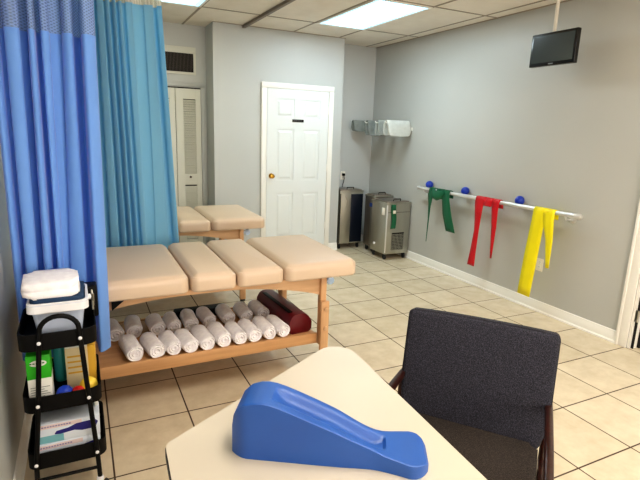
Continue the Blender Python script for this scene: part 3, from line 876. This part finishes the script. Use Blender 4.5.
for j in (0, NV):      # upright sides, one strip of quads down to the base line
    bot = [bm.verts.new((vs[i][j].co.x, vs[i][j].co.y, 0)) for i in range(len(pp))]
    for i in range(1, len(pp)-2): bm.faces.new((vs[i][j], vs[i+1][j], bot[i+1], bot[i]))
bm.faces.new([vs[0][j] for j in range(NV+1)]+[vs[-1][j] for j in range(NV, -1, -1)])
obj('wedge_body', bm, M['foam'], w, ang=28)

# ------------------------------------------------------------------ armchair
ch = thing('armchair', 'dark tweed armchair with brown wooden arms beside the cream table', 'armchair', (1.12, 1.126, 0), math.radians(-51))
bm = new()
# backrest: y from .22 (bottom) to .30 (top), width .545
def back_cushion():
    t2 = bmesh.new(); w_, th, h = .284, .080, .448
    bmesh.ops.create_cube(t2, size=1)
    for v_ in t2.verts: v_.co = Vector((v_.co.x*2*w_, v_.co.y*th, (v_.co.z+.5)*h))
    bmesh.ops.subdivide_edges(t2, edges=t2.edges[:], cuts=7, use_grid_fill=True)
    for v_ in t2.verts:
        fx = v_.co.x/w_; fz = v_.co.z/h; f = v_.co.y/(th/2)
        # crowned corners
        if fz < .28: v_.co.x *= 1-.10*((.28-fz)/.28)**1.5
        v_.co.y += -.012*(1-fx*fx)*(1 if f < 0 else 0)*math.sin(PI*min(1, max(0, fz)))
        if fz > .999: v_.co.z -= .006*fx*fx
    bmesh.ops.bevel(t2, geom=[e for e in t2.edges if len(e.link_faces) == 2 and e.calc_face_angle(0) > 1.0], offset=.020, segments=4, profile=.5, affect='EDGES')
    return t2
t2 = back_cushion()
t2.transform(Matrix.Translation((.003, .254, .415)) @ Matrix.Rotation(math.radians(-12), 4, 'X'))
merge(bm, t2)
obj('backrest', bm, M['tweed'], ch, ang=60)
bm = new(); t2 = bmesh.new()
poly = round_poly([(-.255, -.27), (.255, -.27), (.258, .215), (-.258, .215)], [.05, .05, .03, .03], 5)
add_prism(t2, poly, .375, .455, None, .022, 4); merge(bm, t2)
obj('seat', bm, M['tweed_seat'], ch, ang=60)
for s in (-1, 1):
    x = s*.277
    bm = new()
    pts = [(x, .285, .585), (x, .15, .600), (x, -.05, .612), (x, -.22, .610), (x, -.29, .595)]
    # armrest as a flat tapered plank
    sec = []
    for (px_, py, pz), wv in zip(pts, (.013, .013, .013, .013, .012)):
        sec.append([bm.verts.new((px_+a*wv, py, pz+b)) for a, b in ((-1, -.012), (1, -.012), (1, .008), (.7, .012), (-.7, .012), (-1, .008))])
    for a, b in zip(sec, sec[1:]):
        for k in range(6): bm.faces.new((a[k], a[(k+1) % 6], b[(k+1) % 6], b[k]))
    bm.faces.new(sec[0][::-1]); bm.faces.new(sec[-1])
    obj('armrest', bm, M['walnut'], ch, ang=50)
    bm = new(); add_tube(bm, [(x, -.235, .598), (x, -.25, .40), (x, -.275, .0)], [.012, .013, .011], 12); obj('leg', bm, M['walnut'], ch)
    bm = new(); add_tube(bm, [(x, .262, .588), (x, .245, .40), (x, .31, .0)], [.012, .013, .011], 12); obj('leg', bm, M['walnut'], ch)
    obj('side_rail', B((x-.012, -.245, .345), (x+.012, .255, .385), .004), M['walnut'], ch)
obj('cross_rail', B((-.264, -.22, .335), (.264, -.195, .374), .003), M['walnut'], ch)
obj('cross_rail', B((-.264, .17, .335), (.264, .195, .374), .003), M['walnut'], ch)
for s in (-1, 1):
    bm = new(); add_tube(bm, [(s*.18, .235, .38), (s*.18, .292, .42), (s*.18, .335, .60), (s*.18, .362, .74)], .010, 8); obj('back_support', bm, M['walnut'], ch)

# ------------------------------------------------------------------ rolling cart
cy0, cy1, cx0, cx1 = 2.045, 2.40, -.262, .018
cart = thing('utility_cart', 'black three-tier rolling cart against the left wall', 'cart', (-.12, 2.22, 0))
OX, OY = -.12, 2.22
def tray(zb, zt, dx=0, name='tray'):
    bm = new()
    pl_ = round_poly([(cx0-OX-dx, cy0-OY), (cx1-OX+dx, cy0-OY), (cx1-OX+dx, cy1-OY), (cx0-OX-dx, cy1-OY)], .045, 6)
    n = len(pl_)
    inn = [(x*.96, y*.965) for x, y in pl_]
    rings = [[bm.verts.new((x, y, z)) for x, y in P_] for P_, z in ((pl_, zb), (pl_, zt), (inn, zt), (inn, zb+.004))]
    for a, b in zip(rings, rings[1:]):
        for k in range(n): bm.faces.new((a[k], a[(k+1) % n], b[(k+1) % n], b[k]))
    bm.faces.new(rings[0][::-1]); bm.faces.new(rings[-1])
    return obj(name, bm, M['black'], cart)
tray(.683, .752); tray(.420, .486, .003); tray(.166, .236, .007)
# side panels of the top tray
bm = new(); add_box(bm, (cx1-OX-.045, .085, .700), (cx1-OX+.016, .165, .845), .008, 3)
obj('side_pocket', bm, M['black'], cart)
# end frames with arched handles
for y, s in ((cy0-OY-.010, 1), (cy1-OY+.010, -1)):
    bm = new()
    L = [(-.241-OX, y, .075), (-.236-OX, y, .20), (-.209-OX, y, .46), (-.186-OX, y, .727), (-.183-OX, y, .76)]
    Rr = [(-.008-OX, y, .075), (-.012-OX, y, .20), (-.028-OX, y, .46), (-.043-OX, y, .727), (-.045-OX, y, .76)]
    arc = []
    for k in range(1, 12):
        a = PI-PI*k/12; arc.append((-.114-OX+.069*math.cos(a), y, .762+.060*math.sin(a)))
    add_tube(bm, L+arc+Rr[::-1], .0095, 12)
    fr = obj('end_frame', bm, M['black'], cart)
    for (x, z) in ((-.186, .722), (-.043, .722), (-.210, .458), (-.028, .458), (-.236, .20), (-.0125, .20)):
        bm = new(); add_lathe(bm, [(.0075, 0), (.0075, .002), (.001, .005)], (x-OX, y-.0095*s, z), 12, Matrix.Rotation(PI/2*s, 4, 'X'))
        obj('bolt', bm, M['white_plastic'], fr)
    bm = new(); add_tube(bm, [(-.238-OX, y, .125), (-.011-OX, y, .122)], .007, 10); obj('lower_crossbar', bm, M['black'], fr)
for x in (-.241, -.008):
    for y in (cy0-.010, cy1+.010):
        r = .028
        bm = new(); add_lathe(bm, [(r*.5, -.010), (r, -.008), (r, .008), (r*.5, .010)], (x-OX+.012, y-OY, r), 18, Matrix.Rotation(PI/2+.5, 4, 'Y') @ Matrix.Rotation(.5, 4, 'X'))
        cs = obj('caster', bm, M['rubber'], cart)
        bm = new(); add_lathe(bm, [(.013, 0), (.016, .012), (.012, .024)], (x-OX, y-OY, .054), 14); obj('caster_socket', bm, M['white_plastic'], cs)

# ---- ice bucket on top
tubm = thing('storage_tub', 'white plastic tub with navy lining on the top tier of the cart', 'tub', (-.115, 2.215, .6885))
def rect_ring(bm, w_, d_, z, r_): return [bm.verts.new((x, y, z)) for x, y in round_poly([(-w_, -d_), (w_, -d_), (w_, d_), (-w_, d_)], r_, 5)]
bm = new()
rs = [rect_ring(bm, .078, .088, 0, .02), rect_ring(bm, .094, .108, .125, .025), rect_ring(bm, .106, .120, .127, .03), rect_ring(bm, .110, .124, .162, .03), rect_ring(bm, .104, .118, .165, .03), rect_ring(bm, .100, .114, .150, .03), rect_ring(bm, .074, .084, .006, .02)]
n = len(rs[0])
for a, b in zip(rs, rs[1:]):
    for k in range(n): bm.faces.new((a[k], a[(k+1) % n], b[(k+1) % n], b[k]))
bm.faces.new(rs[0][::-1]); bm.faces.new(rs[-1])
obj('tub_body', bm, M['tub'], tubm, ang=35)
bm = new(); rs = [rect_ring(bm, .1095, .1235, .1655, .03), rect_ring(bm, .1115, .1255, .13, .03), rect_ring(bm, .107, .121, .1268, .03)]
rr_ = rect_ring(bm, .101, .115, .168, .03)
for a, b in zip([rr_]+rs, rs):
    for k in range(n): bm.faces.new((a[k], a[(k+1) % n], b[(k+1) % n], b[k]))
obj('rim', bm, M['white_plastic'], tubm, ang=35)
bm = new(); add_prism(bm, round_poly([(-.098, -.112), (.098, -.112), (.098, .112), (-.098, .112)], .03, 5), .13, .186, None, .012, 3)
obj('navy_lining', bm, M['liner'], tubm)
bm = new(); add_lathe(bm, [(.012, 0), (.012, .01), (.001, .013)], (.1105, .0, .140), 14, Matrix.Rotation(PI/2, 4, 'Y'))
obj('handle_pivot', bm, M['white_plastic'], tubm)
# folded towel on it
bm = new()
def slab(bm, w_, d_, z0, z1, cx, cy, rot, bev):
    t2 = bmesh.new(); add_prism(t2, round_poly([(-w_, -d_), (w_, -d_), (w_, d_), (-w_, d_)], .035, 5), z0, z1, None, bev, 4)
    t2.transform(Matrix.Translation((cx, cy, 0)) @ Matrix.Rotation(rot, 4, 'Z')); merge(bm, t2)
slab(bm, .102, .100, 0, .030, 0, 0, .0, .014); slab(bm, .100, .096, .026, .060, -.004, .002, .03, .016)
for v_ in bm.verts:
    v_.co.z += .005*math.sin(v_.co.x*40+1)*math.sin(v_.co.y*33) - .05*max(0, -v_.co.y-.05)*1.0
    v_.co.x += .004*math.sin(v_.co.y*50+v_.co.z*60)
o = obj('folded_towel', bm, M['towel'], ang=70); tag(o, 'folded white towel lying on the tub on the cart', 'towel')
o.location = (-.134, 2.205, .8765); o.rotation_euler = (.02, 0, .0)
# small silver clamp on the tray
sc_ = thing('scissors', 'silver scissors beside the tub on the top tier of the cart', 'scissors', (.012, 2.275, .757), 0)
bm = new(); add_tube(bm, [(0, -.03, .0), (.0, .02, .045), (.0, .035, .075)], .004, 8); add_tube(bm, [(.004, .03, .0), (.004, -.01, .045), (.004, -.02, .07)], .004, 8)
obj('blades', bm, M['steel'], sc_)

# ---- middle shelf: boxes and balls
zt2 = .4245
mgreen = mat('green_card', srgb(46, 176, 30), .5); mwhite = mat('white_card', srgb(226, 226, 222), .5); mcream = mat('cream_card', srgb(222, 206, 170), .6); mamb = mat('amber_card', srgb(214, 168, 60), .6)
g = thing('green_box', 'upright green and white carton at the left of the cart middle tier', 'box', (-.200, 2.125, zt2), 0)
obj('white_carton', B((-.042, -.05, 0), (.042, .05, .128), .002), mwhite, g)
obj('green_top', B((-.0425, -.0505, .128), (.0425, .0505, .228), .002), mgreen, g)
bm = new(); add_lathe(bm, [(.001, 0), (.030, 0), (.030, .0012), (.001, .0012)], (.0, -.0505, .195), 28, Matrix.Rotation(PI/2, 4, 'X') @ Matrix.Diagonal((1, .45, 1, 1)))
obj('white_oval', bm, mwhite, g)
bm = new()
for k in range(5): add_box(bm, (-.03+k*.011, -.0524, .193), (-.022+k*.011, -.0517, .198))
obj('oval_lettering', bm, mat('oval_print', srgb(60, 110, 60), .6), g)
bm = new()
for k in range(7): add_box(bm, (-.034, -.0506, .030+k*.010), (.034-.01*(k % 3), -.0500, .0325+k*.010))
obj('printed_lines', bm, mat('print_grey', srgb(120, 126, 124), .6), g)
g = thing('cream_box', 'cream and yellow carton behind the coloured balls on the cart middle tier', 'box', (-.050, 2.235, zt2), -.05)
obj('carton', B((-.058, -.045, 0), (.058, .045, .19), .002), mcream, g)
obj('amber_stripe', B((.030, -.046, .0), (.0585, .0455, .191)), mamb, g)
obj('lid_flap', B((-.058, -.05, .19), (.03, .045, .197), .002), mwhite, g)
bm = new()
for k in range(4): add_box(bm, (-.05, -.0455, .07+k*.025), (.02, -.0450, .078+k*.025))
obj('faded_stripes', bm, mamb, g)
g = thing('teal_bottle', 'teal bottle standing between the cartons on the cart middle tier', 'bottle', (-.135, 2.30, zt2), 0)
bm = new(); add_lathe(bm, [(.024, 0), (.026, .01), (.026, .17), (.012, .195), (.012, .21)], (0, 0, 0), 18); obj('bottle_body', bm, mat('teal_plastic', srgb(60, 170, 170), .4), g)
bm = new(); add_lathe(bm, [(.014, .2101), (.014, .232), (.001, .234)], (0, 0, 0), 16); obj('cap', bm, M['white_plastic'], g)
for x, y, r, m, lab in ((-.118, 2.105, .032, mat('royal_ball', srgb(22, 66, 190), .4), 'blue ball on the middle tier of the cart'),
                        (-.068, 2.100, .027, mat('red_ball', srgb(196, 24, 24), .4), 'red ball between the blue and yellow balls on the cart'),
                        (-.026, 2.130, .036, mat('yellow_ball', srgb(238, 204, 70), .4), 'yellow ball on the middle tier of the cart')):
    bm = new(); bmesh.ops.create_icosphere(bm, subdivisions=4, radius=r)
    if 'blue' in lab.split()[0]:
        for v_ in bm.verts: v_.co *= 1+.03*math.sin(v_.co.x*400)*math.sin(v_.co.z*400)
    o = obj('exercise_ball', bm, m, ang=180); tag(o, lab, 'ball'); o.location = (x, y, zt2+r*.99)
# ---- lower shelf: glove boxes
zt3 = .1705
mgb = mat('glove_box_white', srgb(218, 226, 238), .45)
navy_p = mat('navy_print', srgb(30, 26, 120), .5)
def glove_box(x, y, z, rot, label, hcol, upper=False):
    g = thing('glove_box', label, 'box', (x, y, z), rot)
    obj('carton', B((-.118, -.055, 0), (.118, .055, .088), .002), mgb, g)
    teal_p = mat('pale_teal_print', srgb(120, 178, 190), .5)
    obj('blue_panel', B((-.1185, -.0556, .002), (-.02 if upper else .118, -.0548, .034 if upper else .018)), teal_p, g)
    obj('heading_strip', B((-.116, -.0556, .066), (.05, -.0549, .084)), mat('pale_pink_print', srgb(222, 204, 204), .5), g)
    bm = new()
    if upper:
        sh = [(-.055, .036), (-.045, .050), (0, .056), (.03, .068), (.10, .072), (.112, .060), (.10, .034), (.05, .032), (.02, .040), (-.03, .034)]
    else:
        sh = [(.045, .040), (.05, .052), (.085, .060), (.112, .058), (.112, .026), (.08, .024), (.06, .034)]
    add_prism(bm, round_poly(sh, .003, 2), 0, .0008, Matrix.Translation((0, -.0550, 0)) @ Matrix.Rotation(PI/2, 4, 'X'))
    obj('dark_hand_print', bm, navy_p, g)
    if not upper:
        bm = new()
        add_prism(bm, round_poly([(-.06, .036), (-.02, .044), (.03, .040), (.035, .028), (0, .024), (-.04, .030)], .003, 2), 0, .0008, Matrix.Translation((0, -.0552, 0)) @ Matrix.Rotation(PI/2, 4, 'X'))
        obj('pale_hand_print', bm, hcol, g)
    bm = new()
    for k in range(12): add_box(bm, (-.108+k*.010, -.0562, .072), (-.101+k*.010, -.0555, .078))
    obj('faded_heading', bm, mat('print_violet', srgb(140, 130, 170), .6), g)
    return g
glove_box(-.115, 2.125, zt3, .02, 'white and blue glove box, lower of the two on the cart bottom tier', mat('sky_print', srgb(110, 160, 220), .5))
glove_box(-.112, 2.127, zt3+.0885, -.02, 'glove box with a dark hand print, upper of the two on the cart bottom tier', navy_p, True)
g = thing('paper_stack', 'upright white booklets at the right side of the cart bottom tier', 'booklet', (.0, 2.24, zt3), 0)
obj('booklet_block', B((-.010, -.09, 0), (.004, .12, .22), .001), mwhite, g)
g = thing('black_tool_box', 'black box with silver trim behind the glove boxes on the cart', 'box', (-.12, 2.29, zt3), 0)
obj('box_body', B((-.10, -.08, 0), (.10, .08, .215), .008), M['blackp'], g)
obj('silver_latch', B((-.02, -.084, .18), (.02, -.079, .208), .002), M['steel'], g)

# ------------------------------------------------------------------ lights and world
def area(name, loc, rot, size, energy, col, size_y=None):
    l = bpy.data.lights.new(name, 'AREA'); l.energy = energy; l.color = col; l.size = size
    if size_y: l.shape = 'RECTANGLE'; l.size_y = size_y
    o = bpy.data.objects.new(name, l); COL.objects.link(o); o.location = loc; o.rotation_euler = rot
    return o
area('added_rear_light', (1.7, YF-.15, 1.5), (PI/2, 0, 0), 2.7, 60, (1, .86, .70), 1.5)  # warm light added behind the camera, outside the unseen window
w_ = bpy.data.worlds.new('World'); bpy.context.scene.world = w_; w_.use_nodes = True
w_.node_tree.nodes['Background'].inputs[0].default_value = (.85, .92, 1, 1)
w_.node_tree.nodes['Background'].inputs[1].default_value = 1.5

# ------------------------------------------------------------------ camera
cam = bpy.data.cameras.new('Camera'); cam.sensor_width = 36; cam.lens = 488.04/640*36; cam.clip_start = .02
co = bpy.data.objects.new('Camera', cam); COL.objects.link(co)
yaw, pitch, roll = math.radians(26.335), math.radians(12.644), math.radians(1.977)
f = Vector((math.sin(yaw)*math.cos(pitch), math.cos(yaw)*math.cos(pitch), -math.sin(pitch)))
r = Vector((math.cos(yaw), -math.sin(yaw), 0)); u = r.cross(f)
r2 = math.cos(roll)*r+math.sin(roll)*u; u2 = -math.sin(roll)*r+math.cos(roll)*u
co.matrix_world = Matrix(((r2.x, u2.x, -f.x, 0), (r2.y, u2.y, -f.y, 0), (r2.z, u2.z, -f.z, 1.557), (0, 0, 0, 1)))
bpy.context.scene.camera = co
sc = bpy.context.scene
sc.view_settings.view_transform = 'Standard'; sc.view_settings.look = 'None'
try: sc.view_settings.look = 'Medium High Contrast'
except Exception as e: print('LOOK', e)
sc.view_settings.exposure = 0.52
sc.cycles.max_bounces = 8; sc.cycles.diffuse_bounces = 5; sc.cycles.sample_clamp_indirect = 6
